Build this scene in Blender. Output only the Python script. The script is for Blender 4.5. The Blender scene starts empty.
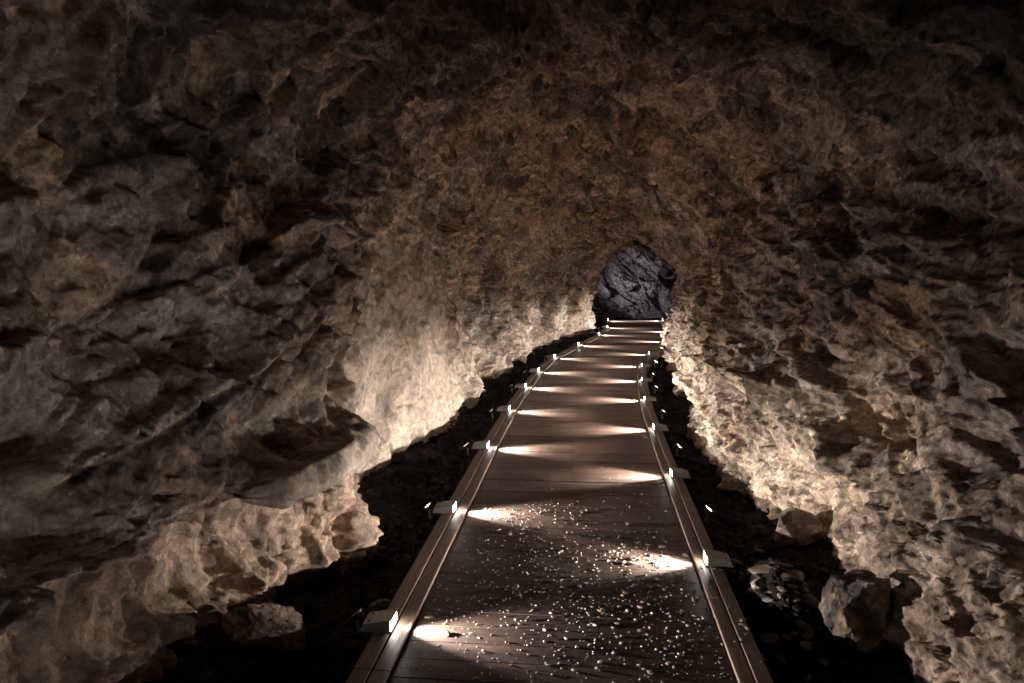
import bpy, bmesh, math, random
import numpy as np
from mathutils import Vector, Matrix, Euler

random.seed(7)
rng = np.random.default_rng(7)
S = bpy.context.scene
COL = S.collection

# ------------------------------------------------------------------ noise
def _hash(i, j, k, s):
    h = (i.astype(np.int64)*374761393 + j.astype(np.int64)*668265263 + k.astype(np.int64)*2147483647*3 + int(s)*1274126177) & 0xFFFFFFFF
    h = ((h ^ (h >> 13))*1103515245) & 0xFFFFFFFF
    h = ((h ^ (h >> 16))*2246822519) & 0xFFFFFFFF
    h = h ^ (h >> 15)
    return h & 0xFFFFFFFF

def rnd(h, n):
    h = (h*2654435761 + n*40503*7919) & 0xFFFFFFFF
    h = ((h ^ (h >> 15))*2246822519) & 0xFFFFFFFF
    h = ((h ^ (h >> 13))*3266489917) & 0xFFFFFFFF
    return ((h ^ (h >> 16)) & 0xFFFFFF)/float(0x1000000)

def vnoise(P, seed):
    F = np.floor(P); I = F.astype(np.int64); f = P-F
    u = f*f*f*(f*(f*6-15)+10)
    out = 0
    for a in (0, 1):
        for b in (0, 1):
            for c in (0, 1):
                w = (u[:, 0] if a else 1-u[:, 0])*(u[:, 1] if b else 1-u[:, 1])*(u[:, 2] if c else 1-u[:, 2])
                out = out + w*rnd(_hash(I[:, 0]+a, I[:, 1]+b, I[:, 2]+c, seed), 3)
    return out*2-1

def fbm(P, seed, octs=4, gain=.5):
    a = 1.; o = 0; t = 0
    for k in range(octs):
        o = o + a*vnoise(P*2**k + 13.7*k, seed+k); t += a; a *= gain
    return o/t

def cells(Q, seed):
    """nearest jittered lattice point: (hash, vector to it, border distance)"""
    n = len(Q); F = np.floor(Q).astype(np.int64)
    d1 = np.full(n, 1e9); d2 = np.full(n, 1e9); hid = np.zeros(n, np.int64); vec = np.zeros((n, 3))
    for a in (-1, 0, 1):
        for b in (-1, 0, 1):
            for c in (-1, 0, 1):
                i, j, k = F[:, 0]+a, F[:, 1]+b, F[:, 2]+c
                h = _hash(i, j, k, seed)
                v = np.stack([Q[:, 0]-i-rnd(h, 1), Q[:, 1]-j-rnd(h, 2), Q[:, 2]-k-rnd(h, 3)], 1)
                d = (v*v).sum(1)
                m = d < d1
                d2 = np.where(m, d1, np.minimum(d2, d))
                hid = np.where(m, h, hid); vec = np.where(m[:, None], v, vec); d1 = np.where(m, d, d1)
    return hid, vec, np.sqrt(d2)-np.sqrt(d1)

def chisel(P, size, seed, tilt=1., warp=.25, bow=.8, step=.5):
    """conchoidal fracture faces: lower envelope of tilted shallow bowls, sharp ridges between them"""
    Q = P/size
    Q = Q + warp*np.stack([vnoise(Q*1.3, seed+50), vnoise(Q*1.3+31, seed+51), vnoise(Q*1.3+77, seed+52)], 1)
    n = len(Q); F = np.floor(Q).astype(np.int64)
    best = np.full(n, 1e9); sec = np.full(n, 1e9); hid = np.zeros(n, np.int64)
    for a in (-1, 0, 1):
        for b in (-1, 0, 1):
            for c in (-1, 0, 1):
                i, j, k = F[:, 0]+a, F[:, 1]+b, F[:, 2]+c
                h = _hash(i, j, k, seed)
                x, y, z = Q[:, 0]-i-rnd(h, 1), Q[:, 1]-j-rnd(h, 2), Q[:, 2]-k-rnd(h, 3)
                d = (rnd(h, 5)-.5)*step + tilt*2*((rnd(h, 6)-.5)*x+(rnd(h, 7)-.5)*y+(rnd(h, 8)-.5)*z) + bow*(x*x+y*y+z*z)
                m = d < best
                sec = np.where(m, best, np.minimum(sec, d)); hid = np.where(m, h, hid); best = np.where(m, d, best)
    return best-.05, hid, sec-best

def facets(P, size, seed, tilt=1., warp=.25):
    Q = P/size
    Q = Q + warp*np.stack([vnoise(Q*1.3, seed+50), vnoise(Q*1.3+31, seed+51), vnoise(Q*1.3+77, seed+52)], 1)
    h, v, e = cells(Q, seed)
    off = rnd(h, 5)-.5
    g = np.stack([rnd(h, 6)-.5, rnd(h, 7)-.5, rnd(h, 8)-.5], 1)*2*tilt
    return off*.9 + (g*v).sum(1), h, e

def sstep(a, b, x):
    t = np.clip((x-a)/(b-a), 0, 1); return t*t*(3-2*t)

# ------------------------------------------------------------------ scene helpers
def tag(o, label=None, cat=None, group=None, kind=None):
    if label: o['label'] = label
    if cat: o['category'] = cat
    if group: o['group'] = group
    if kind: o['kind'] = kind
    return o

def link(name, me, mat=None, parent=None):
    o = bpy.data.objects.new(name, me); COL.objects.link(o)
    if mat: me.materials.append(mat)
    if parent: o.parent = parent
    return o

def empty(name, loc, rz=0.):
    o = bpy.data.objects.new(name, None); o.empty_display_size = .05
    COL.objects.link(o); o.location = loc; o.rotation_euler = (0, 0, rz)
    return o

def bm_obj(name, bm, mat, parent=None):
    me = bpy.data.meshes.new(name); bm.to_mesh(me); bm.free()
    return link(name, me, mat, parent)

def prism(bm, prof, y0, y1):
    """closed XZ outline extruded along Y"""
    a = [bm.verts.new((x, y0, z)) for x, z in prof]; b = [bm.verts.new((x, y1, z)) for x, z in prof]
    bm.faces.new(a); bm.faces.new(b[::-1]); n = len(prof)
    for i in range(n): bm.faces.new((a[i], b[i], b[(i+1) % n], a[(i+1) % n]))
    bmesh.ops.recalc_face_normals(bm, faces=bm.faces[:])

def bevel(bm, w, seg=2):
    bmesh.ops.bevel(bm, geom=[e for e in bm.edges if e.calc_face_angle(0) > .4], offset=w, segments=seg, profile=.6, affect='EDGES', clamp_overlap=True)

def grid_mesh(name, V, nr, nc, col=None, flip=False, smooth=False, alpha=None):
    me = bpy.data.meshes.new(name)
    idx = np.arange(nr*nc).reshape(nr, nc)
    q = np.stack([idx[:-1, :-1], idx[1:, :-1], idx[1:, 1:], idx[:-1, 1:]], -1).reshape(-1, 4)
    if flip: q = q[:, ::-1]
    me.vertices.add(nr*nc); me.vertices.foreach_set('co', np.ascontiguousarray(V, np.float32).ravel())
    me.loops.add(q.size); me.loops.foreach_set('vertex_index', np.ascontiguousarray(q, np.int32).ravel())
    me.polygons.add(len(q)); me.polygons.foreach_set('loop_start', np.arange(0, q.size, 4, dtype=np.int32))
    me.update(calc_edges=True)
    me.polygons.foreach_set('use_smooth', np.full(len(q), smooth))
    if col is not None:
        at = me.color_attributes.new('mineral', 'FLOAT_COLOR', 'POINT')
        at.data.foreach_set('color', np.concatenate([col, np.ones((len(col), 1)) if alpha is None else alpha.reshape(-1, 1)], 1).astype(np.float32).ravel())
    return me

# ------------------------------------------------------------------ materials
def new_mat(name):
    m = bpy.data.materials.new(name); m.use_nodes = True
    nt = m.node_tree; return m, nt, nt.nodes['Principled BSDF']

def N(nt, t, **kw):
    n = nt.nodes.new(t)
    for k, v in kw.items():
        if k in n.inputs: n.inputs[k].default_value = v
        else: setattr(n, k, v)
    return n

def ramp(nt, stops):
    r = nt.nodes.new('ShaderNodeValToRGB'); e = r.color_ramp.elements
    while len(e) < len(stops): e.new(.5)
    for x, (p, c) in zip(e, stops):
        x.position = p; x.color = (*c, 1) if len(c) == 3 else c
    return r

def rock_mat(name='cave_rock', bump=.5, rough=.85, attr=True, base=None, scale=1.):
    m, nt, b = new_mat(name); L = nt.links.new
    tc = N(nt, 'ShaderNodeTexCoord')
    n1 = N(nt, 'ShaderNodeTexNoise', Scale=16*scale, Detail=8, Roughness=.68)
    n2 = N(nt, 'ShaderNodeTexNoise', Scale=70*scale, Detail=6, Roughness=.7)
    mp = N(nt, 'ShaderNodeMapping'); mp.inputs['Rotation'].default_value = (.5, .35, .4); mp.inputs['Scale'].default_value = (60*scale, 9*scale, 30*scale)
    n3 = N(nt, 'ShaderNodeTexNoise', Scale=1., Detail=5, Roughness=.65)
    for n in (n1, n2): L(tc.outputs['Object'], n.inputs['Vector'])
    L(tc.outputs['Object'], mp.inputs['Vector']); L(mp.outputs[0], n3.inputs['Vector'])
    r1 = ramp(nt, [(.28, (.52, .50, .48)), (.5, (1, 1, 1)), (.74, (1.5, 1.45, 1.38))]); L(n1.outputs[0], r1.inputs[0])
    r2 = ramp(nt, [(.3, (.72, .7, .68)), (.7, (1.25, 1.25, 1.25))]); L(n2.outputs[0], r2.inputs[0])
    mx = N(nt, 'ShaderNodeMix', data_type='RGBA', blend_type='MULTIPLY'); mx.inputs[0].default_value = 1
    L(r1.outputs[0], mx.inputs[6]); L(r2.outputs[0], mx.inputs[7])
    m2 = N(nt, 'ShaderNodeMix', data_type='RGBA', blend_type='MULTIPLY'); m2.inputs[0].default_value = 1
    L(mx.outputs[2], m2.inputs[7])
    if attr:
        a = N(nt, 'ShaderNodeVertexColor', layer_name='mineral'); L(a.outputs[0], m2.inputs[6])
    else:
        m2.inputs[6].default_value = (*base, 1)
    ws = N(nt, 'ShaderNodeVectorMath', operation='MULTIPLY_ADD'); ws.inputs[1].default_value = (.035/scale,)*3
    L(n1.outputs[1], ws.inputs[0]); L(tc.outputs['Object'], ws.inputs[2])
    hs = []; src = m2.outputs[2]
    for sc, lo, hi in ((17, .62, 1.38), (42, .68, 1.32)):
        vo = N(nt, 'ShaderNodeTexVoronoi', Scale=sc*scale); L(ws.outputs[0], vo.inputs['Vector'])
        sp = N(nt, 'ShaderNodeSeparateColor'); L(vo.outputs['Color'], sp.inputs[0])
        mr = N(nt, 'ShaderNodeMapRange'); mr.inputs['To Min'].default_value = lo; mr.inputs['To Max'].default_value = hi; L(sp.outputs[0], mr.inputs[0])
        sv = mr.outputs[0]
        if attr:   # smooth calcite shows less of the chipping
            lr = N(nt, 'ShaderNodeMix', data_type='FLOAT'); lr.inputs[2].default_value = 1; L(a.outputs[1], lr.inputs[0]); L(sv, lr.inputs[3]); sv = lr.outputs[0]
        vm = N(nt, 'ShaderNodeVectorMath', operation='SCALE'); L(src, vm.inputs[0]); L(sv, vm.inputs['Scale']); src = vm.outputs[0]
        # tilted chips: height = random slope across each cell
        lv = N(nt, 'ShaderNodeVectorMath', operation='SUBTRACT'); L(ws.outputs[0], lv.inputs[0]); L(vo.outputs['Position'], lv.inputs[1])
        cc = N(nt, 'ShaderNodeVectorMath', operation='SUBTRACT'); cc.inputs[1].default_value = (.5, .5, .5); L(vo.outputs['Color'], cc.inputs[0])
        dt = N(nt, 'ShaderNodeVectorMath', operation='DOT_PRODUCT'); L(lv.outputs[0], dt.inputs[0]); L(cc.outputs[0], dt.inputs[1])
        hs.append(dt.outputs['Value'])
    L(src, b.inputs['Base Color'])
    b.inputs['Roughness'].default_value = rough; b.inputs['Specular IOR Level'].default_value = .25 if attr else .1
    ad = N(nt, 'ShaderNodeMath', operation='MULTIPLY_ADD'); ad.inputs[1].default_value = .35
    L(n2.outputs[0], ad.inputs[0]); L(n1.outputs[0], ad.inputs[2])
    ad2 = N(nt, 'ShaderNodeMath', operation='MULTIPLY_ADD'); ad2.inputs[1].default_value = .5
    ad2.inputs[1].default_value = .12; L(n3.outputs[0], ad2.inputs[0]); L(ad.outputs[0], ad2.inputs[2])
    bp = N(nt, 'ShaderNodeBump', Strength=bump, Distance=.02); L(ad2.outputs[0], bp.inputs['Height'])
    nn = bp
    for h in hs:
        b2 = N(nt, 'ShaderNodeBump', Strength=.6, Distance=1.1); L(h, b2.inputs['Height']); L(nn.outputs[0], b2.inputs['Normal']); nn = b2
        if attr:
            st = N(nt, 'ShaderNodeMath', operation='MULTIPLY'); st.inputs[1].default_value = .6; L(a.outputs[1], st.inputs[0]); L(st.outputs[0], b2.inputs['Strength'])
    L(nn.outputs[0], b.inputs['Normal'])
    return m

M = {}
M['rock'] = rock_mat(bump=.7)
M['soil'] = rock_mat('damp_soil', .6, .8, False, (.016, .013, .011), .8)
M['gravel'] = rock_mat('dark_gravel', .4, .75, False, (.03, .024, .02), 2)
M['chip'] = rock_mat('pale_stone_chip', .3, .7, False, (.36, .305, .26), 3)
M['chip_dark'] = rock_mat('brown_stone_chip', .3, .7, False, (.24, .18, .14), 3)
M['boulder'] = rock_mat('boulder_stone', .5, .8, True)

def wood(name, c0, c1, rough, along):
    m, nt, b = new_mat(name); L = nt.links.new
    uv = N(nt, 'ShaderNodeUVMap', uv_map='UVMap')
    mp = N(nt, 'ShaderNodeMapping'); mp.inputs['Scale'].default_value = (2.2, 60, 1) if along else (1.5, 26, 1)
    L(uv.outputs[0], mp.inputs['Vector'])
    g = N(nt, 'ShaderNodeTexNoise', Scale=1., Detail=7, Roughness=.62, Distortion=.4); L(mp.outputs[0], g.inputs['Vector'])
    pl = N(nt, 'ShaderNodeMapping'); pl.inputs['Scale'].default_value = (.25, 1/.145, 1); L(uv.outputs[0], pl.inputs['Vector'])
    sn = N(nt, 'ShaderNodeVectorMath', operation='FLOOR'); L(pl.outputs[0], sn.inputs[0])
    wn = N(nt, 'ShaderNodeTexWhiteNoise', noise_dimensions='2D'); L(sn.outputs[0], wn.inputs['Vector'])
    st = N(nt, 'ShaderNodeTexNoise', Scale=1.4, Detail=6, Roughness=.65); L(uv.outputs[0], st.inputs['Vector'])
    r = ramp(nt, [(.25, c0), (.75, c1)]); L(g.outputs[0], r.inputs[0])
    r2 = ramp(nt, [(0., (.72, .72, .72)), (1., (1.2, 1.2, 1.2))]); L(wn.outputs[0], r2.inputs[0])
    r3 = ramp(nt, [(.3, (.6, .58, .56)), (.7, (1.25, 1.2, 1.15))]); L(st.outputs[0], r3.inputs[0])
    m1 = N(nt, 'ShaderNodeMix', data_type='RGBA', blend_type='MULTIPLY'); m1.inputs[0].default_value = 1
    m2 = N(nt, 'ShaderNodeMix', data_type='RGBA', blend_type='MULTIPLY'); m2.inputs[0].default_value = 1
    L(r.outputs[0], m1.inputs[6]); L(r2.outputs[0], m1.inputs[7]); L(m1.outputs[2], m2.inputs[6]); L(r3.outputs[0], m2.inputs[7])
    if along: L(m2.outputs[2], b.inputs['Base Color'])
    else:   # near boards are wet and darker; lack of light is painted in too
        sx = N(nt, 'ShaderNodeSeparateXYZ'); L(uv.outputs[0], sx.inputs[0])
        ad = N(nt, 'ShaderNodeMath', operation='MULTIPLY_ADD'); ad.inputs[1].default_value = 3.; L(st.outputs[0], ad.inputs[0]); L(sx.outputs[1], ad.inputs[2])
        wr = N(nt, 'ShaderNodeMapRange'); wr.inputs['From Min'].default_value = 5.2; wr.inputs['From Max'].default_value = 9.; wr.inputs['To Min'].default_value = .30; wr.inputs['To Max'].default_value = 1.25
        L(ad.outputs[0], wr.inputs[0])
        vs = N(nt, 'ShaderNodeVectorMath', operation='SCALE'); L(m2.outputs[2], vs.inputs[0]); L(wr.outputs[0], vs.inputs['Scale']); L(vs.outputs[0], b.inputs['Base Color'])
    rr = ramp(nt, [(.3, (rough-.12,)*3), (.7, (rough+.15,)*3)]); L(st.outputs[0], rr.inputs[0]); L(rr.outputs[0], b.inputs['Roughness'])
    bp = N(nt, 'ShaderNodeBump', Strength=.35, Distance=.004); L(g.outputs[0], bp.inputs['Height']); L(bp.outputs[0], b.inputs['Normal'])
    return m
M['deck'] = wood('wet_deck_board', (.055, .034, .025), (.21, .135, .10), .5, False)
M['edge'] = wood('edge_board_wood', (.09, .062, .046), (.22, .16, .12), .55, True)

def plain(name, c, rough, metal=0., emit=None):
    m, nt, b = new_mat(name)
    b.inputs['Base Color'].default_value = (*c, 1); b.inputs['Roughness'].default_value = rough; b.inputs['Metallic'].default_value = metal
    if emit:
        b.inputs['Emission Color'].default_value = (*emit[0], 1); b.inputs['Emission Strength'].default_value = emit[1]
    else:
        n = N(nt, 'ShaderNodeTexNoise', Scale=40., Detail=5); r = ramp(nt, [(.3, tuple(x*.6 for x in c)), (.7, tuple(min(1, x*1.25) for x in c))])
        nt.links.new(n.outputs[0], r.inputs[0]); nt.links.new(r.outputs[0], b.inputs['Base Color'])
    return m
M['casing'] = plain('brushed_grey_metal', (.22, .2, .185), .45, .5)
M['dark_metal'] = plain('black_painted_metal', (.05, .045, .04), .5, .3)
M['bracket'] = plain('pale_bracket_metal', (.5, .46, .42), .4, .4)
M['screw'] = plain('screw_head_metal', (.03, .025, .02), .4, .6)
M['lens'] = plain('lit_lens', (1, 1, 1), .3, 0, ((1, .93, .85), 60))
M['dead'] = plain('unlit_lens_glass', (.3, .29, .28), .3)
M['lens_wall'] = plain('lit_spot_lens', (1, 1, 1), .3, 0, ((1, .93, .84), 60))

# ------------------------------------------------------------------ walkway line (Y -> centre X)
PATH = np.array([(-2.5, -.09), (0, -.09), (4, -.09), (6.5, -.085), (8.5, -.06), (10, .01), (11.5, .10), (12.6, .22), (14.3, .56), (16.5, 1.02), (18.8, 1.33), (21.6, 1.43)])
_yy = np.linspace(-2.5, 21.6, 800); _xx = np.interp(_yy, PATH[:, 0], PATH[:, 1])
_k = np.exp(-np.linspace(-2, 2, 31)**2); _k /= _k.sum()
_xx = np.convolve(np.pad(_xx, 15, 'edge'), _k, 'valid')
def pc(y): return np.interp(y, _yy, _xx)
def pdir(y): return math.atan2(float(pc(y+.1)-pc(y-.1)), .2)   # lean of the walkway away from +Y
def on_path(y, lat, z=0.):
    a = pdir(y); return Vector((float(pc(y))+lat*math.cos(a), y-lat*math.sin(a), z))

# ------------------------------------------------------------------ cave shell
ZL = [-.4, .0, .3, .62, .95, 1.35, 1.8, 2.25, 2.65]
ST = [  # Y, left X at ZL heights, right X at ZL heights, ceiling height
 (-2.5, [-1.7]*6+[-1.75, -1.7, -1.3], [1.6]*6+[1.75, 1.7, 1.4], 3.3),
 (1.0, [-1.55, -1.55, -1.55, -1.5, -1.6, -1.75, -1.85, -1.8, -1.55], [1.45, 1.45, 1.5, 1.55, 1.6, 1.72, 1.85, 1.8, 1.6], 3.35),
 (2.3, [-1.55, -1.57, -1.6, -1.46, -1.55, -1.7, -1.8, -1.8, -1.6], [1.38, 1.4, 1.46, 1.52, 1.58, 1.7, 1.85, 1.85, 1.68], 3.4),
 (3.0, [-1.56, -1.58, -1.62, -1.30, -1.45, -1.6, -1.75, -1.78, -1.62], [1.24, 1.27, 1.36, 1.48, 1.58, 1.68, 1.8, 1.85, 1.7], 3.4),
 (3.6, [-1.42, -1.44, -1.46, -1.20, -1.34, -1.45, -1.64, -1.7, -1.6], [1.25, 1.27, 1.31, 1.39, 1.48, 1.6, 1.74, 1.8, 1.68], 3.35),
 (4.1, [-1.2, -1.2, -1.22, -1.22, -1.24, -1.3, -1.46, -1.6, -1.55], [1.30, 1.30, 1.30, 1.34, 1.41, 1.52, 1.68, 1.75, 1.62], 3.3),
 (4.55, [-1.3, -1.3, -1.3, -1.3, -1.3, -1.3, -1.42, -1.52, -1.46], [1.36, 1.36, 1.32, 1.32, 1.36, 1.45, 1.62, 1.7, 1.56], 3.25),
 (5.1, [-1.7, -1.7, -1.68, -1.64, -1.55, -1.48, -1.45, -1.45, -1.35], [1.18, 1.2, 1.22, 1.26, 1.32, 1.42, 1.56, 1.64, 1.5], 3.2),
 (6.0, [-1.62, -1.62, -1.64, -1.64, -1.6, -1.56, -1.5, -1.4, -1.25], [1.02, 1.02, 1.08, 1.16, 1.26, 1.36, 1.48, 1.54, 1.36], 3.1),
 (7.0, [-1.45, -1.47, -1.5, -1.52, -1.52, -1.5, -1.45, -1.35, -1.15], [.95, .95, 1.02, 1.1, 1.2, 1.3, 1.42, 1.45, 1.25], 3.0),
 (8.0, [-1.3, -1.32, -1.36, -1.4, -1.42, -1.42, -1.38, -1.25, -1.0], [.97, .97, 1.02, 1.1, 1.2, 1.3, 1.4, 1.4, 1.15], 2.92),
 (9.3, [-1.17, -1.2, -1.22, -1.26, -1.28, -1.3, -1.26, -1.1, -.75], [1.08, 1.08, 1.1, 1.16, 1.24, 1.34, 1.4, 1.36, 1.0], 2.82),
 (10.2, [-1.35, -1.35, -1.36, -1.36, -1.36, -1.34, -1.25, -1.0, -.55], [1.15, 1.15, 1.16, 1.2, 1.28, 1.38, 1.42, 1.3, .9], 2.74),
 (11.5, [-1.1, -1.1, -1.12, -1.15, -1.18, -1.18, -1.08, -.75, -.3], [1.25, 1.25, 1.26, 1.3, 1.36, 1.44, 1.44, 1.25, .85], 2.62),
 (13.2, [-.97, -.97, -.98, -1.0, -1.0, -.95, -.75, -.35, .0], [1.38, 1.38, 1.4, 1.42, 1.48, 1.52, 1.48, 1.2, .85], 2.45),
 (14.8, [-.6, -.6, -.6, -.6, -.58, -.55, -.42, -.1, .25], [1.47, 1.47, 1.48, 1.56, 1.64, 1.70, 1.70, 1.5, 1.15], 2.32),
 (16.4, [-.3, -.3, -.3, -.28, -.26, -.22, -.1, .15, .45], [1.9, 1.9, 1.9, 1.94, 2.0, 2.05, 1.95, 1.75, 1.4], 2.12),
 (18.0, [.1, .1, .12, .14, .16, .18, .30, .48, .8], [2.5, 2.5, 2.5, 2.5, 2.5, 2.5, 2.35, 2.05, 1.6], 2.05),
 (19.3, [.44, .44, .45, .46, .48, .50, .54, .64, .9], [2.9, 2.9, 2.9, 2.9, 2.9, 2.9, 2.8, 2.5, 2.0], 2.06),
 (20.0, [-.2, -.2, -.2, -.2, -.2, -.15, .0, .3, .5], [3.1, 3.1, 3.1, 3.1, 3.1, 3.1, 3.0, 2.8, 2.4], 2.6),
 (21.5, [-1.4]*6+[-1.3, -1.1, -.7], [3.3]*6+[3.3, 3.2, 2.9], 3.4),
 (25.5, [-1.6]*6+[-1.5, -1.3, -1.0], [3.3]*6+[3.3, 3.2, 2.9], 3.5),
]
def crom(P, n):
    """Catmull-Rom through the points of P[:, k, 2] resampled evenly along the arc"""
    Pp = np.concatenate([2*P[:, :1]-P[:, 1:2], P, 2*P[:, -1:]-P[:, -2:-1]], 1)
    segs = P.shape[1]-1; u = np.linspace(0, 1, 24, endpoint=False)[None, None, :, None]
    p0, p1, p2, p3 = [Pp[:, k:k+segs, None, :] for k in range(4)]
    c = .5*(2*p1+(p2-p0)*u+(2*p0-5*p1+4*p2-p3)*u*u+(3*p1-p0-3*p2+p3)*u**3)
    c = np.concatenate([c.reshape(P.shape[0], -1, 2), P[:, -1:]], 1)
    d = np.concatenate([np.zeros((len(c), 1)), np.cumsum(np.linalg.norm(np.diff(c, axis=1), axis=2), 1)], 1)
    out = np.zeros((len(c), n, 2))
    t = np.linspace(0, 1, n)
    for i in range(len(c)):
        s = d[i]/d[i, -1]
        out[i, :, 0] = np.interp(t, s, c[i, :, 0]); out[i, :, 1] = np.interp(t, s, c[i, :, 1])
    return out

def shell_base(Y, n):
    ys = np.array([s[0] for s in ST])
    def itp(a):   # smooth monotone interpolation along Y
        a = np.array(a, float); m = np.zeros(len(ys)); dl = np.diff(a)/np.diff(ys)
        for i in range(1, len(ys)-1):
            if dl[i-1]*dl[i] > 0: m[i] = 2*dl[i-1]*dl[i]/(dl[i-1]+dl[i])
        k = np.clip(np.searchsorted(ys, Y)-1, 0, len(ys)-2); h = ys[k+1]-ys[k]; t = (Y-ys[k])/h
        return (2*t**3-3*t**2+1)*a[k]+(t**3-2*t**2+t)*h*m[k]+(-2*t**3+3*t**2)*a[k+1]+(t**3-t**2)*h*m[k+1]
    pts = []
    H = itp([s[3] for s in ST])
    zscale = np.minimum(1, (H-.12)/2.82)     # low roofs squeeze the upper wall heights
    def zz(z): return np.where(z > 1.0, 1.0+(z-1.0)*np.clip((H-.22-1.0)/(1.65+.0001), 0, 1), z) if z > 1 else np.full(len(Y), z)
    xl = [itp([s[1][k] for s in ST]) for k in range(9)]; xr = [itp([s[2][k] for s in ST]) for k in range(9)]
    for k in range(9): pts.append(np.stack([xl[k], zz(ZL[k])], 1))
    for w, dz in ((.22, .07), (.5, 0), (.78, .07)):
        pts.append(np.stack([xl[8]*(1-w)+xr[8]*w, H-dz], 1))
    for k in range(8, -1, -1): pts.append(np.stack([xr[k], zz(ZL[k])], 1))
    return crom(np.stack(pts, 1), n)

NT = 1100
Yr = np.concatenate([np.linspace(-2.5, 1.3, 60, endpoint=False), np.geomspace(1.3, 25.4, 920)])
NR = len(Yr)
B = shell_base(Yr, NT)
G = np.stack([B[:, :, 0], np.repeat(Yr[:, None], NT, 1), B[:, :, 1]], -1)       # NR, NT, 3
gr = np.gradient(G, axis=0)/np.gradient(Yr)[:, None, None]; gt = np.gradient(G, axis=1)
Nn = np.cross(gt, gr); Nn /= np.linalg.norm(Nn, axis=2, keepdims=True)+1e-9     # points out of or into the tunnel
mid = G.mean(1, keepdims=True)
sgn = np.sign(((mid-G)*Nn).sum(2, keepdims=True)); Nn *= np.where(sgn == 0, 1, np.sign(sgn.mean()))
P = G.reshape(-1, 3); NV = Nn.reshape(-1, 3)
X, Yv, Z = P[:, 0], P[:, 1], P[:, 2]
side = np.repeat(np.linspace(-1, 1, NT)[None], NR, 0).ravel()                     # -1 left foot, 0 roof, +1 right foot

def blob(y, z, ry, rz, s):
    """soft footprint on one wall (s = -1 left, 1 right)"""
    return np.exp(-((Yv-y)/ry)**2-((Z-z)/rz)**2)*(side*s > 0)

left = sstep(.15, -.15, side)
# rotated coordinates so that slabs run along the bedding
def frame(d, n):
    d = np.array(d, float); d /= np.linalg.norm(d); n = np.array(n, float); n -= d*n.dot(d); n /= np.linalg.norm(n)
    return np.stack([d, np.cross(n, d), n])
RR = frame((.36, -.84, -.42), (.6, -.1, .8)); RL = frame((.25, .75, .45), (.8, -.3, .6))
QR = (P @ RR.T)*np.array([.6, .9, 1.25]); QL = (P @ RL.T)*np.array([.7, .95, 1.1])
Q = np.where((side < -.12)[:, None], QL, QR)

slab = np.clip(blob(6.7, .7, 1.7, 1.0, -1)*1.6, 0, 1)                               # the smooth recessed slab on the left
ledge = np.clip(np.exp(-((Z-.64)/.13)**2)*(side < 0)*sstep(2.9, 3.1, Yv)*sstep(4.4, 4.15, Yv), 0, 1)
rubl = (side < 0)*sstep(.58, .45, Z)*sstep(4.9, 4.3, Yv)                            # crumbly foot under the ledge
rubr = (side > 0)*sstep(.75, .35, Z)*sstep(9.5, 5., Yv)
rub = np.clip(rubl+rubr*.8, 0, 1)
calm = np.clip(1-.75*slab-.85*ledge-.4*blob(3.3, .95, .7, .35, -1), .12, 1)

f0, h0, e0 = facets(Q, .95, 11, 1.0, .3)
f1, h1, e1 = chisel(Q, .46, 12, .75, .07, .3, .4)
f2, h2, e2 = facets(Q, .21, 13, .95, .07)
f3, h3, e3 = facets(Q, .095, 14, .95, .1)
f4, h4, e4 = facets(P, .055, 15, 1., .1)
f5 = chisel(P, .15, 17, .9, .1, .3, .4)[0]; f6 = chisel(P, .065, 18, .9, .1, .3, .4)[0]
fb, hb, eb = facets(Q, .33, 16, .5, .35)
def blur(a, n):
    a = a.reshape(NR, NT)
    for _ in range(n):
        p = np.pad(a, 1, 'edge'); a = (p[:-2, 1:-1]+2*p[1:-1, 1:-1]+p[2:, 1:-1])/4
        p = np.pad(a, 1, 'edge'); a = (p[1:-1, :-2]+2*p[1:-1, 1:-1]+p[1:-1, 2:])/4
    return a.ravel()
fbs = blur(((rnd(hb, 5)-.5)*(rnd(hb, 6) > .5)), 3); f0 = blur(f0, 4); f1 = blur(f1, 2); f2 = blur(f2, 2); f3 = blur(f3, 1)
n0 = fbm(P/1.3, 21, 3); n1 = fbm(P/.12, 24, 5, .6)
far = sstep(10, 20, Yv)
disp = f0*.06*calm*(1-.5*far) + f1*.33*calm*(1-.8*rub) + f2*.105*calm*(1-.75*rub) + f3*.045*np.clip(calm, .15, 1)*(1-.4*rub) + f4*.014*(.6+.6*rub) + rub*(f5*.13+f6*.06+np.where(side > 0, .06, .02)) + n0*.08*calm + n1*.007*(1+1.2*rub)
# ledges where whole blocks have dropped out
disp -= blur(.05*sstep(.10, .0, e1)*(rnd(h1, 9) > .5)*calm + .035*sstep(.13, 0, e2)*(rnd(h2, 9) > .6)*calm, 1)
disp += .06*ledge-.14*rubl*sstep(4.05, 3.3, Yv)*sstep(.05, .25, Z)
disp += .07*fbs*calm*(1-.6*rub)
lay = Q[:, 2]*7 + 1.5*n0
topm = sstep(-.25, .1, side)*sstep(1.5, 2.1, Z)
band = vnoise(np.stack([QR[:, 0]*.7, QR[:, 1]*1.4, QR[:, 2]*6.], 1), 81)+.5*vnoise(np.stack([QR[:, 0]*1.6, QR[:, 1]*3., QR[:, 2]*14.], 1), 82)
disp += topm*(.014*(np.abs((lay % 1)-.5)*2-.5)+.05*band)
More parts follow.
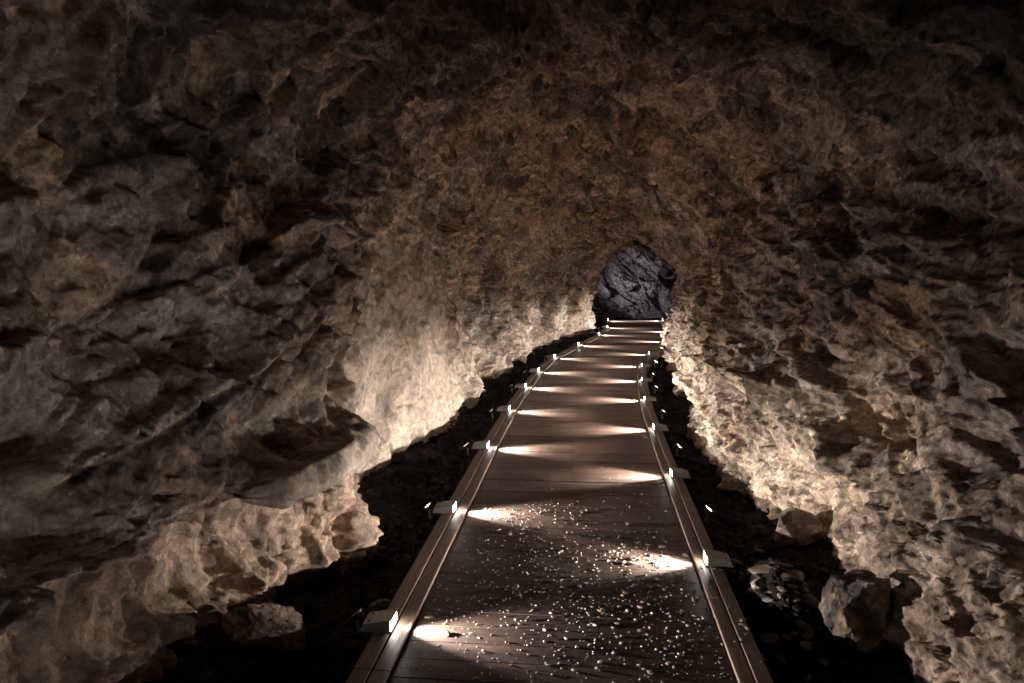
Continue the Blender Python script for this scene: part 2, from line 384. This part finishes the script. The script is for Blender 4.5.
# cavities and bosses: Y, Z, half-lengths, wall, depth
for y, z, ry, rz, s, d in [(2.28, 1.14, .17, .065, -1, -.34), (3.5, 2.18, .08, .07, -1, -.25), (2.25, .86, .07, .15, -1, -.16), (3.35, .90, .16, .19, 1, -.24), (3.05, .95, .07, .15, 1, -.14),
                           (4.45, .28, .16, .12, 1, -.16), (10.1, .8, .35, 1.0, -1, -.10), (6.4, .4, .2, .16, -1, -.06), (3.7, .95, .13, .05, -1, -.10), (4.05, 1.6, .12, .06, -1, -.08),
                           (5.5, .62, .25, .2, 1, .08), (2.5, .62, .28, .09, -1, .10), (15.0, .12, .5, .35, 1, .22), (4.15, .2, .25, .32, -1, .05), (8.2, .2, .3, .25, 1, .06), (11.9, .9, .25, .8, -1, .06)]:
    disp += d*blob(y, z, ry, rz, s)
D = P + NV*disp[:, None]
# keep the feet off the walkway
yy = np.clip(D[:, 1], -2.5, 21.6); cx = pc(yy)
low = sstep(.75, .3, D[:, 2])
limL = cx-.98; limR = cx+np.where(D[:, 1] > 13.8, .80, .97)
ov = np.maximum(0, D[:, 0]-limL)*low*(side < 0); D[:, 0] -= ov
ov = np.maximum(0, limR-D[:, 0])*low*(side > 0); D[:, 0] += ov

# mineral colour of the rock, plus shade painted on the roof
tan, grey, pale, dark, rust, buff = [np.array(c) for c in ((.35, .28, .222), (.20, .185, .176), (.55, .475, .405), (.085, .068, .057), (.30, .19, .115), (.42, .31, .21))]
def mix(a, b, w): return a*(1-w[:, None])+b*w[:, None]
big = fbm(P/.9+5, 31, 4); med = fbm(Q/.35+9, 35, 4)
C = np.repeat(tan[None], len(P), 0)
C = mix(C, grey, np.clip(sstep(-.1, .45, big+.35*(rnd(h1, 10)-.5)+.35*left*(Yv < 4.6)), 0, 1)*.8)
C = mix(C, dark, ((rnd(h1, 11) > .80)*.7*(1-.9*slab)))
C = mix(C, dark, ((rnd(h2, 11) > .82)*.65*(1-.9*slab)))
C = mix(C, buff, ((rnd(h2, 12) > .78)*.6))
C = mix(C, pale, ((rnd(h1, 13) > .86)*.5))
C = mix(C, pale, ((rnd(h3, 13) > .86)*.35))
C = mix(C, rust, sstep(.15, .6, fbm(P/.7+40, 41, 4))*.55)
C = mix(C, grey*.8, sstep(.2, .5, med)*.5)
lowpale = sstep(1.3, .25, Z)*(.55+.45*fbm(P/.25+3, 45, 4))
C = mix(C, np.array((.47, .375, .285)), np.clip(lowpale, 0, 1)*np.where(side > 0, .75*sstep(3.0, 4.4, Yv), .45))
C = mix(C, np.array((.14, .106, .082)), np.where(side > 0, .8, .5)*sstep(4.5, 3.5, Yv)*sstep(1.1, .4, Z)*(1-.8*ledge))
C = mix(C, np.array((.50, .41, .33)), slab*.75)
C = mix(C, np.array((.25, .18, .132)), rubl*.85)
C = mix(C, np.array((.52, .44, .365)), ledge*.95)
C = mix(C, np.array((.66, .60, .55)), np.clip(blob(2.55, .66, .3, .12, -1)+.9*blob(18.9, .35, .5, .5, -1), 0, 1)*.8)
# hanging calcite streaks on the right wall
stk = sstep(.25, .6, fbm(np.stack([P[:, 0]*3, Yv*7-Z*4.2, Z*.8+Yv*.8], 1)*1.4, 47, 3))*blob(3.0, .75, .55, .6, 1)
C = mix(C, np.array((.58, .52, .47)), np.clip(stk, 0, 1)*.7)
# dark patches: tall streak beside the slab, patch low in it, shade painted into the right cavity
for y, z, ry, rz, s, w in [(11.2, 1.05, .75, .75, -1, .9), (6.4, .4, .28, .2, -1, .85), (8.3, 1.1, .22, .12, -1, .7), (3.35, .9, .2, .24, 1, .6), (13.4, .9, .4, .5, -1, .5), (8.3, .5, .15, .5, -1, .4)]:
    C = mix(C, dark*1.1, np.clip(blob(y, z, ry, rz, s)*(1+.9*n1), 0, 1)*w)
green_shade = sstep(2.15, 2.75, Z+.25*big)*sstep(-.05, .2, side)*sstep(6.2, 4.6, Yv+.8*big)  # greenish roof patch, widened and darkened to paint in missing light
C = mix(C, np.array((.035, .042, .037)), green_shade*.9)
C = mix(C, np.array((.09, .075, .063)), .8*sstep(2.3, 3.1, Z+.3*big)*sstep(7.5, 5., Yv))  # gloom of the near roof painted as darker rock colour
cav = np.zeros(len(P))
C = C*(1+.5*topm*np.clip(band*1.5, -1, 1))[:, None]
C = C*(.62+.76*rnd(h2, 15))[:, None]*(.78+.44*rnd(h3, 15))[:, None]
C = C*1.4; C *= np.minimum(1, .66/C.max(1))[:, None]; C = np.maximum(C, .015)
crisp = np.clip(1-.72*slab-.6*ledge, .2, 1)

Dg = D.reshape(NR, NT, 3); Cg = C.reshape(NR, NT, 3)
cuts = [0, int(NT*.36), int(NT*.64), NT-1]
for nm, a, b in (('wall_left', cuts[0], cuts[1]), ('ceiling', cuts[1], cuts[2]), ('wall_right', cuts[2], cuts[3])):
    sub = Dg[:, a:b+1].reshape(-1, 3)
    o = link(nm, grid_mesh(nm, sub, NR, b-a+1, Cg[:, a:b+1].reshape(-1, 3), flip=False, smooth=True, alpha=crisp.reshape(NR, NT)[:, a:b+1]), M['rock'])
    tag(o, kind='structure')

# far rock face closing the chamber and a rough face behind the camera
def rock_face(name, y0, x0, x1, z0, z1, n, amp, dy=1, tint=(.30, .27, .26)):
    u, v = np.meshgrid(np.linspace(x0, x1, n), np.linspace(z0, z1, n), indexing='ij')
    p = np.stack([u.ravel(), np.full(n*n, y0), v.ravel()], 1)
    R = frame((.75, .1, -.6), (.3, -.9, .3)); q = (p @ R.T)*np.array([.45, 1., 1.])
    a, ha, _ = facets(q, .75, 61, 1.2); b, hb, _ = facets(q, .3, 62, 1.2); c, hc, _ = facets(q, .12, 63, 1.1)
    p[:, 1] -= dy*(amp*(a+.45*b+.16*c)+.15*fbm(p, 64, 4))
    col = np.array(tint)[None]*(.55+.9*rnd(hb, 3))[:, None]*(.7+.6*rnd(ha, 4))[:, None]
    o = link(name, grid_mesh(name, p, n, n, np.clip(col, .02, .8), flip=dy < 0), M['rock']); tag(o, kind='structure')
rock_face('wall_end', 24.3, -1.9, 3.7, -.5, 3.8, 260, .38)
rock_face('wall_back', -2.3, -2.1, 2.1, -.5, 3.6, 120, .15, -1, (.3, .24, .19))

# ------------------------------------------------------------------ ground in the gutters
gy = np.concatenate([np.linspace(-2.5, 1.5, 60, endpoint=False), np.geomspace(1.5, 25.4, 420)]); gx = np.linspace(-2.3, 3.6, 330)
gp = np.stack(np.meshgrid(gy, gx, indexing='ij'), -1).reshape(-1, 2)
def ground_z(x, y):
    p = np.stack([x, y, np.zeros_like(x)], 1)
    off = np.abs(x-pc(np.clip(y, -2.5, 21.6)))
    pile = .25*np.exp(-((x-.98)/.16)**2-((y-3.75)/.38)**2)
    a, _, _ = facets(p, .16, 71, .9); b, _, _ = facets(p, .06, 72, 1.)
    rough = .028*a+.012*b+.03*fbm(p/.5, 73, 4)
    out = sstep(.80, .95, off) + (y > 21.6)
    return -.15+np.clip(rough, -.05, .045)*np.clip(out+.2, 0, 1)+.10*sstep(1.0, 1.6, off)+pile
gz = ground_z(gp[:, 1], gp[:, 0])
o = link('floor', grid_mesh('floor', np.stack([gp[:, 1], gp[:, 0], gz], 1), len(gy), len(gx), flip=True), M['soil']); tag(o, kind='structure')

# ------------------------------------------------------------------ boardwalk
walk = empty('boardwalk', (float(pc(3.)), 3., -.15))
tag(walk, 'long wooden walkway of dark wet cross planks running down the middle of the rock tunnel', 'boardwalk')
def strip_mesh(name, mat, pieces):
    """pieces: (y0, y1, lat0, lat1, ztop, zbot, long_grain) laid along the walkway"""
    bm = bmesh.new(); uvl = bm.loops.layers.uv.new('UVMap')
    for (y0, y1, a0, a1, zt, zb, lg) in pieces:
        n = max(1, int(round((y1-y0)/.35))); ys = np.linspace(y0, y1, n+1); rows = []
        for y in ys:
            rows.append([bm.verts.new(on_path(float(y), l, z)) for l, z in ((a0, zb), (a0, zt-.003), (a0+.003, zt), (a1-.003, zt), (a1, zt-.003), (a1, zb))])
        fs = []
        for i in range(n):
            for j in range(5): fs.append((bm.faces.new((rows[i][j], rows[i+1][j], rows[i+1][j+1], rows[i][j+1])), i, j))
        bm.faces.new(rows[0]); bm.faces.new(rows[-1][::-1])
        lat = [a0-(zt-zb), a0-.003, a0, a1, a1+.003, a1+(zt-zb)]
        for f, i, j in fs:
            for lp, (ii, jj) in zip(f.loops, ((i, j), (i+1, j), (i+1, j+1), (i, j+1))):
                u, v = lat[jj], float(ys[ii])
                lp[uvl].uv = (v, u+random.Random(int(y0*97)).random()*0) if lg else (u, v)
    bmesh.ops.recalc_face_normals(bm, faces=bm.faces[:])
    o = bm_obj(name, bm, mat, walk); o.matrix_parent_inverse = Matrix.Translation(walk.location).inverted(); return o
PW = .145; Y0, Y1 = -2.0, 21.6
pl = []; k = 0
while Y0+k*PW < Y1-.05:
    a = Y0+k*PW; r = random.Random(k)
    pl.append((a+.002, a+PW-.003, -.668, .70, r.uniform(-.0015, .0015), -.03, False)); k += 1
strip_mesh('deck', M['deck'], pl)
def edge(l0, l1, zt, zb, step):
    out = []; y = Y0
    while y < Y1-.1:
        e = min(Y1, y+step); out.append((y+.004, e-.004, l0, l1, zt, zb, True)); y = e
    return out
for l0, l1, zt, zb, stp in ((-.825, -.752, .018, -.14, 2.4), (-.745, -.675, .014, -.05, 1.6), (.708, .768, .014, -.05, .8), (.775, .84, .018, -.14, 2.4)):
    strip_mesh('edge_board', M['edge'], edge(l0, l1, zt, zb, stp))
sb = bmesh.new()
for k2 in range(k):
    for lat in (-.6, -.02, .02, .62):
        y = Y0+(k2+.5)*PW
        if y < 1.5: continue
        c = on_path(y, lat, .0012)
        vs = [sb.verts.new(c+Vector((.006*math.cos(t), .006*math.sin(t), 0))) for t in np.linspace(0, 2*math.pi, 8, endpoint=False)]
        f = sb.faces.new(vs); e = bmesh.ops.extrude_face_region(sb, geom=[f]); bmesh.ops.translate(sb, verts=[v for v in e['geom'] if isinstance(v, bmesh.types.BMVert)], vec=(0, 0, .0015))
o = bm_obj('screw_heads', sb, M['screw'], walk); o.matrix_parent_inverse = Matrix.Translation(walk.location).inverted(); tag(o, 'dark screw heads in rows along the boards', kind='stuff')

# ------------------------------------------------------------------ lamps
LAMP_K, WALL_K = 1.0, 1.0
def deck_light_proto():
    r = empty('deck_light', (0, 0, 0))
    bm = bmesh.new(); prism(bm, [(0, .0), (0, .044), (.010, .048), (.008, .053), (-.122, .028), (-.127, .022), (-.127, .0)], -.058, .058); bevel(bm, .003)
    bm_obj('casing', bm, M['casing'], r)
    bm = bmesh.new(); prism(bm, [(-.134, -.004), (-.134, .003), (.010, .003), (.010, -.004)], -.066, .066); bevel(bm, .0015)
    bm_obj('mounting_plate', bm, M['casing'], r)
    bm = bmesh.new(); prism(bm, [(.001, .006), (.001, .043), (.005, .041), (.005, .008)], -.049, .049)
    bm_obj('lens', bm, M['lens'], r)
    for y in (-.045, .045):
        bm = bmesh.new()
        g = bmesh.ops.create_cone(bm, cap_ends=True, segments=10, radius1=.006, radius2=.005, depth=.004, matrix=Matrix.Translation((-.10, y*.85, .0345)))
        bm_obj('screw', bm, M['screw'], r)
    return r
def wall_light_proto():
    """small ground spot: stake, yoke bracket, tilted can with a round lens; beam axis +Z of the can, tilted to +X"""
    r = empty('ground_spotlight', (0, 0, 0))
    bm = bmesh.new(); bmesh.ops.create_cone(bm, cap_ends=True, segments=12, radius1=.008, radius2=.012, depth=.10, matrix=Matrix.Translation((0, 0, .05)))
    bm_obj('stake', bm, M['dark_metal'], r)
    bm = bmesh.new()
    for s in (-1, 1): prism(bm, [(-.008, .09), (.008, .09), (.010, .150), (-.006, .150)], s*.036-.0015, s*.036+.0015)
    prism(bm, [(-.010, .088), (.010, .088), (.010, .092), (-.010, .092)], -.037, .037)
    bm_obj('bracket', bm, M['bracket'], r)
    T = Matrix.Translation((0, 0, .140)) @ Matrix.Rotation(TILT, 4, 'Y')
    bm = bmesh.new()
    prof = [(.006, -.045), (.022, -.042), (.028, -.03), (.032, .02), (.034, .03), (.034, .036), (.030, .036), (.029, .026)]
    rows = [[bm.verts.new((p*math.cos(t), p*math.sin(t), z)) for t in np.linspace(0, 2*math.pi, 20, endpoint=False)] for p, z in prof]
    for a, b in zip(rows, rows[1:]):
        for i in range(20): bm.faces.new((a[i], a[(i+1) % 20], b[(i+1) % 20], b[i]))
    bm.faces.new(rows[0][::-1]); bmesh.ops.transform(bm, matrix=T, verts=bm.verts[:])
    bm_obj('lamp_head', bm, M['dark_metal'], r)
    bm = bmesh.new(); bmesh.ops.create_cone(bm, cap_ends=True, segments=20, radius1=.029, radius2=.027, depth=.005, matrix=T @ Matrix.Translation((0, 0, .029)))
    bm_obj('lens', bm, M['lens_wall'], r)
    return r
TILT = math.radians(40)
dl0 = deck_light_proto(); wl0 = wall_light_proto()
def copy_thing(src, name):
    c = src.copy(); COL.objects.link(c)
    for ch in src.children:
        d = ch.copy(); COL.objects.link(d); d.parent = c
    return c
def spot(loc, aim, watts, ang, blend, col, rad):
    l = bpy.data.lights.new('lamp_beam', 'SPOT'); l.energy = watts; l.spot_size = math.radians(ang); l.spot_blend = blend; l.color = col; l.shadow_soft_size = rad
    o = bpy.data.objects.new('lamp_beam', l); COL.objects.link(o); o.location = loc
    o.rotation_euler = Vector(aim).to_track_quat('-Z', 'Y').to_euler(); return o
ORD = ['nearest', 'second', 'third', 'fourth', 'fifth', 'sixth', 'seventh', 'eighth', 'ninth', 'tenth', 'eleventh']
LY = [3.16, 4.75, 6.45, 8.12, 9.65, 11.06, 12.68, 14.63, 16.91, 18.8, 21.05]
RY = [4.04, 5.72, 7.35, 8.95, 10.44, 11.94, 13.57, 15.8, 18.05, 21.35]
used = {'d': False, 'w': False}
def place(kind, loc, rz):
    src = dl0 if kind == 'd' else wl0
    o = src if not used[kind] else copy_thing(src, src.name)
    used[kind] = True; o.location = loc; o.rotation_euler = (0, 0, rz); return o
DECK_W, SPILL_W, WALL_W = 300., 9., 3.6
for s, ys, wd in ((-1, LY, 'left'), (1, RY, 'right')):
    for i, y in enumerate(ys):
        p = on_path(y, -.755 if s < 0 else .765, .022); a = -pdir(y)
        o = place('d', p, a if s < 0 else a+math.pi)
        tag(o, f'wedge-shaped grey deck light with glowing end, {ORD[i]} along the walkway\'s {wd} edge', 'lamp', f'deck lights along the {wd} edge of the boardwalk')
        d = Vector((math.cos(a), math.sin(a), 0))*(-s)
        spot(p+d*.022+Vector((0, 0, .030)), d+Vector((0, 0, -.11)), DECK_W, 70, 1., (1, .92, .86), .010)
        spot(p+d*.022+Vector((0, 0, .030)), d+Vector((0, 0, .10 if s < 0 else .2)), SPILL_W*(1.7 if s > 0 and y < 6.5 else .85 if y < 5 else 1.), 120, 1., (1, .93, .885), .02)
for s, y, lab in ((-1, 1.56, 'wedge-shaped grey deck light short of the nearest one on the left edge'), (1, 2.36, 'wedge-shaped grey deck light short of the nearest one on the right edge'), (1, .7, 'wedge-shaped grey deck light beside the camera on the right edge')):
    p = on_path(y, -.755 if s < 0 else .765, .022); a = -pdir(y)
    o = place('d', p, a if s < 0 else a+math.pi); tag(o, lab, 'lamp')
    d = Vector((-s, 0, 0))
    spot(p+d*.022+Vector((0, 0, .030)), d+Vector((0, 0, .25)), SPILL_W*(2.2 if s > 0 else .8), 130, 1., (1, .93, .885), .02)
# wall spots in the gutters; the first of each row stands just short of the frame's lower edge
def wall_spot(s, y, lat, label=None, pw=1.):
    p = on_path(y, lat); p.z = float(ground_z(np.array([p.x]), np.array([p.y]))[0])-.02
    a = -pdir(y)+(math.pi if s < 0 else 0)
    o = place('w', p, a)
    if not pw:
        for ch in o.children:
            if ch.name.startswith('lens'): ch.data = ch.data.copy(); ch.data.materials[0] = M['dead']
    tag(o, label, 'lamp', f'small wall spotlights in the {"left" if s < 0 else "right"} gutter')
    if not pw: return
    t = TILT+.3; d = Vector((math.cos(a)*math.sin(t), math.sin(a)*math.sin(t), math.cos(t)))
    spot(p+Vector((0, 0, .140))+d*.045, d, WALL_W*pw, 130, 1., (1, .93, .885), .03)
for i, y in enumerate([1.6, 3.3, 4.93, 6.58, 8.25, 9.8, 11.2, 12.8, 14.75, 17.0, 18.9]):
    wall_spot(-1, y, -.95, ['small ground spotlight in the left gutter before the nearest deck light', 'unlit small ground spotlight standing behind the nearest left deck light'][i] if i < 2 else f'lit small ground spotlight aimed up the left wall, {ORD[i-2]} in the left gutter', 0. if i == 1 else 1.)
for i, y in enumerate([1.7, 5.08, 6.78, 8.29, 9.97, 11.35, 12.9, 14.6]):
    wall_spot(1, y, .925 if y < 13 else .85, f'small ground spotlight aimed up the right wall, {ORD[i-1]} in the right gutter' if i else 'small ground spotlight in the right gutter before the scattered stones')
# cool lamp out of sight round the corner of the far chamber
l = bpy.data.lights.new('chamber_lamp', 'SPOT'); l.energy = 340; l.color = (.84, .84, 1.); l.shadow_soft_size = .08; l.spot_size = .7; l.spot_blend = 1.
o = bpy.data.objects.new('chamber_lamp', l); COL.objects.link(o); o.location = (-.9, 21.6, .9); o.rotation_euler = Vector((1., 1.1, .02)).to_track_quat('-Z', 'Y').to_euler()

# ------------------------------------------------------------------ loose stones
def stone_mesh(name, seed, sub, dims, nplanes=14, rough=.05, mat=None, color=None):
    r = np.random.default_rng(seed)
    bm = bmesh.new(); bmesh.ops.create_icosphere(bm, subdivisions=sub, radius=1)
    me = bpy.data.meshes.new(name); bm.to_mesh(me); bm.free()
    n = len(me.vertices); v = np.zeros(n*3, np.float32); me.vertices.foreach_get('co', v); v = v.reshape(-1, 3).astype(float)
    pn = r.normal(size=(nplanes, 3)); pn /= np.linalg.norm(pn, axis=1, keepdims=True); pd = r.uniform(.62, 1., nplanes)
    rad = np.minimum(1.12, (pd[None]/np.maximum(v @ pn.T, .05)).min(1))
    if sub > 2: rad *= 1+rough*fbm(v*2.2+seed, seed, 5, .6)+rough*.5*facets(v, .35, seed+3)[0]
    q = v*rad[:, None]*np.array(dims)
    me.vertices.foreach_set('co', q.astype(np.float32).ravel())
    if color is not None:
        at = me.color_attributes.new('mineral', 'FLOAT_COLOR', 'POINT')
        w = sstep(-.15, .25, fbm(v*1.6+seed, seed+9, 4))[:, None]
        c = np.array(color[0])*(1-w)+np.array(color[1])*w
        at.data.foreach_set('color', np.concatenate([c, np.ones((n, 1))], 1).astype(np.float32).ravel())
    me.materials.append(mat); me.update(); return me

def rest(name, me, x, y, z_support, rot, label, cat, sink=.003):
    o = bpy.data.objects.new(name, me); COL.objects.link(o); o.rotation_euler = rot
    R = Euler(rot).to_matrix(); zs = min((R @ v.co).z for v in me.vertices)
    o.location = (x, y, z_support-zs-sink); return tag(o, label, cat)
def gz1(x, y): return float(ground_z(np.array([x]), np.array([y]))[0])
bc = ((.055, .046, .04), (.20, .145, .10))
rest('boulder', stone_mesh('boulder', 3, 5, (.18, .17, .225), 26, .10, M['boulder'], bc), 1.22, 3.36, gz1(1.2, 3.38), (.15, .1, .35), 'large rounded boulder with a dark front face at the foot of the right wall', 'boulder', .05)
rest('boulder', stone_mesh('boulder', 5, 5, (.15, .13, .115), 12, .05, M['boulder'], ((.30, .24, .19), (.17, .14, .12))), 1.31, 4.62, gz1(1.31, 4.62), (.1, 0, .7), 'smaller brown boulder tucked under the right wall behind the stone pile', 'boulder', .03)
rest('boulder', stone_mesh('boulder', 8, 5, (.20, .16, .13), 20, .14, M['boulder'], ((.24, .17, .12), (.15, .11, .08))), -1.42, 3.12, gz1(-1.42, 3.12), (.1, .25, .5), 'brown rock slumped at the foot of the left wall under the pale ledge', 'boulder', .03)
for x, y, dm, rz, lab in [(1.02, 2.98, (.075, .04, .022), .3, 'flat brown stone lying alone in the right gutter before the big boulder'),
                          (.885, 3.72, (.055, .04, .03), .8, 'largest pale stone on top of the pile in the right gutter'),
                          (1.00, 3.98, (.07, .045, .022), .1, 'long flat stone at the back of the right gutter pile'),
                          (1.10, 3.62, (.055, .04, .03), -.2, 'brown stone between the gutter pile and the big boulder'),
                          (1.16, 4.10, (.07, .05, .03), .4, 'broad flat stone under the right wall beyond the big boulder'),
                          (.79, 3.28, (.032, .028, .026), .2, 'rounded grey stone in the right gutter near the walkway edge'),
                          (-1.02, 3.62, (.06, .04, .028), .6, 'pale loose stone in the left gutter below the crumbling wall foot')]:
    rest('stone', stone_mesh('stone', int(abs(x*1000+y*77)), 4, dm, 12, .04, M['chip'] if y < 4 and x > .8 and x < 1.05 else M['chip_dark']), x, y, gz1(x, y), (.1, .05, rz), lab, 'stone', .004)
chips = [stone_mesh('stone_chip', 100+i, 2, (random.uniform(.9, 1.6), random.uniform(.5, .9), random.uniform(.22, .45)), 8, .05, M['chip'] if i % 5 else M['chip_dark']) for i in range(12)]
def chip(x, y, z, s, label, group):
    me = random.choice(chips); o = bpy.data.objects.new('stone_chip', me); COL.objects.link(o)
    rz = random.uniform(0, 6.28); e = Euler((random.uniform(-.15, .15), random.uniform(-.15, .15), rz)); R = e.to_matrix()
    zs = min((R @ v.co).z for v in me.vertices)*s
    o.rotation_euler = e; o.scale = (s, s, s); o.location = (x, y, z-zs-.001); return tag(o, label, 'stone chip', group)
def lognorm(a): return float(a*math.exp(random.gauss(0, .35)))
chip(-.70, 3.26, .014, .016, 'stone chip beside the nearest left deck light, casting a long dark shadow', None)
chip(-.60, 3.14, .0, .024, 'flat dark chip in front of the nearest left deck light', None)
chip(-.52, 4.46, .0, .020, 'pale square chip below the second left deck light, left one of a pair', None)
chip(-.44, 4.40, .0, .020, 'pale oblong chip below the second left deck light, right one of a pair', None)
zones = [  # centre x, y, spread x, y, count, label
 (-.05, 3.40, .30, .24, 75, 'small stone chip in the dense scatter in front of the nearest left deck light'),
 (.38, 4.06, .26, .13, 45, 'small bright stone chip in the beam of the nearest right deck light'),
 (.42, 3.35, .22, .28, 30, 'small stone chip on the dark boards at the near right of the walkway'),
 (-.38, 4.80, .20, .12, 20, 'small bright stone chip in the beam of the second left deck light'),
 (-.02, 4.7, .35, .45, 20, 'small stone chip on the boards between the nearest and second deck lights'),
]
for cx0, cy0, sx, sy, n, lab in zones:
    for i in range(n):
        for _ in range(50):
            x, y = random.gauss(cx0, sx), random.gauss(cy0, sy)
            if -.72 < x < .58 and 2.75 < y < 6.5 and not (x < -.6 and abs(y-3.16) < .12): break
        chip(x, y, .0005, lognorm(.0085), lab, lab.replace('small', 'the').replace('stone chip', 'stone chips'))
for i in range(80):
    x, y = random.gauss(.97, .09), random.gauss(3.74, .26)
    if x < .86: x = 1.72-x
    chip(x, y, gz1(x, y), lognorm(.025), 'small stone chip heaped in the right gutter beside the walkway', 'the stone chips heaped in the right gutter')
for i in range(16):
    x, y = random.uniform(.64, .74), random.uniform(2.95, 4.0)
    chip(x, y, .017, lognorm(.010), 'small stone chip lying on the right edge boards before the nearest right deck light', 'the stone chips on the right edge boards')
# grit on the boards and rubble in the gutters: past counting
def scatter(name, mat, pts, sizes, sub=1):
    r = np.random.default_rng(5); bm = bmesh.new(); bmesh.ops.create_icosphere(bm, subdivisions=sub, radius=1)
    bv = np.array([v.co[:] for v in bm.verts]); bf = np.array([[v.index for v in f.verts] for f in bm.faces]); bm.free()
    n = len(pts); nb = len(bv)
    sc = r.uniform(.6, 1.2, (n, 1, 3))*np.array([1.2, .9, .55])*np.array(sizes)[:, None, None]
    jit = 1+r.uniform(-.28, .2, (n, nb, 1)); V = bv[None]*jit*sc
    t = r.uniform(0, 6.28, n); c, s = np.cos(t)[:, None], np.sin(t)[:, None]
    V = np.stack([V[:, :, 0]*c-V[:, :, 1]*s, V[:, :, 0]*s+V[:, :, 1]*c, V[:, :, 2]], -1)
    V[:, :, 2] -= V[:, :, 2].min(1, keepdims=True)*.75
    V += np.array(pts)[:, None, :]
    F = (bf[None]+np.arange(n)[:, None, None]*nb).reshape(-1, 3)
    me = bpy.data.meshes.new(name); me.vertices.add(n*nb); me.vertices.foreach_set('co', V.astype(np.float32).ravel())
    me.loops.add(F.size); me.loops.foreach_set('vertex_index', F.astype(np.int32).ravel())
    me.polygons.add(len(F)); me.polygons.foreach_set('loop_start', np.arange(0, F.size, 3, dtype=np.int32)); me.update(calc_edges=True)
    me.polygons.foreach_set('use_smooth', np.zeros(len(F), bool))
    return link(name, me, mat)
gp_, gs_ = [], []
while len(gp_) < 1500:
    y = 2.7+abs(random.gauss(0, 1.5)); x = random.uniform(-.74, .68)
    if y > 9: continue
    gp_.append((x, y, .0)); gs_.append(lognorm(.0032))
tag(scatter('grit', M['chip'], gp_, gs_), 'fine pale grit strewn over the near boards of the walkway', 'grit', kind='stuff')
dp, ds = [], []
while len(dp) < 420:
    cx0, cy0, sx, sy = random.choice([(-.05, 3.4, .34, .28), (.38, 4.06, .28, .16), (.42, 3.35, .24, .3), (-.38, 4.8, .22, .14), (0., 4.6, .4, .6)])
    x, y = random.gauss(cx0, sx), random.gauss(cy0, sy)
    if -.66 < x < .69 and 2.75 < y < 7: dp.append((x, y, .0)); ds.append(lognorm(.0055))
tag(scatter('debris', M['chip'], dp, ds), 'tiny stone crumbs scattered between the larger chips on the near boards', 'debris', kind='stuff')
rp, rs = [], []
while len(rp) < 2600:
    y = math.exp(random.uniform(math.log(2.2), math.log(19.5))); s = random.choice((-1, 1)); lat = s*random.uniform(.90, 1.65)
    p = on_path(y, lat); rp.append((p.x, p.y)); rs.append(lognorm(.018))
zz_ = ground_z(np.array([p[0] for p in rp]), np.array([p[1] for p in rp]))
tag(scatter('gravel', M['gravel'], [(a, b, float(z)-.002) for (a, b), z in zip(rp, zz_)], rs), 'dark damp rubble covering the gutters on both sides of the walkway', 'gravel', kind='stuff')

# ------------------------------------------------------------------ camera, world, output
cam = bpy.data.cameras.new('camera'); co = bpy.data.objects.new('camera', cam); COL.objects.link(co)
cam.sensor_width = 36; cam.lens = 36*750/1024; cam.clip_start = .05
co.location = (0, 0, 1.65)
co.rotation_euler = (math.pi/2-math.atan(79.5/750), 0, math.atan(73/math.hypot(750, 79.5)))
S.camera = co
w = bpy.data.worlds.new('world'); S.world = w; w.use_nodes = True
w.node_tree.nodes['Background'].inputs[0].default_value = (0, 0, 0, 1)
S.view_settings.view_transform = 'Standard'; S.view_settings.look = 'None'; S.view_settings.gamma = 1; S.view_settings.exposure = 0
S.view_settings.use_curve_mapping = False
S.cycles.use_denoising = True; S.cycles.max_bounces = 8; S.cycles.diffuse_bounces = 5
S.cycles.sample_clamp_indirect = 4
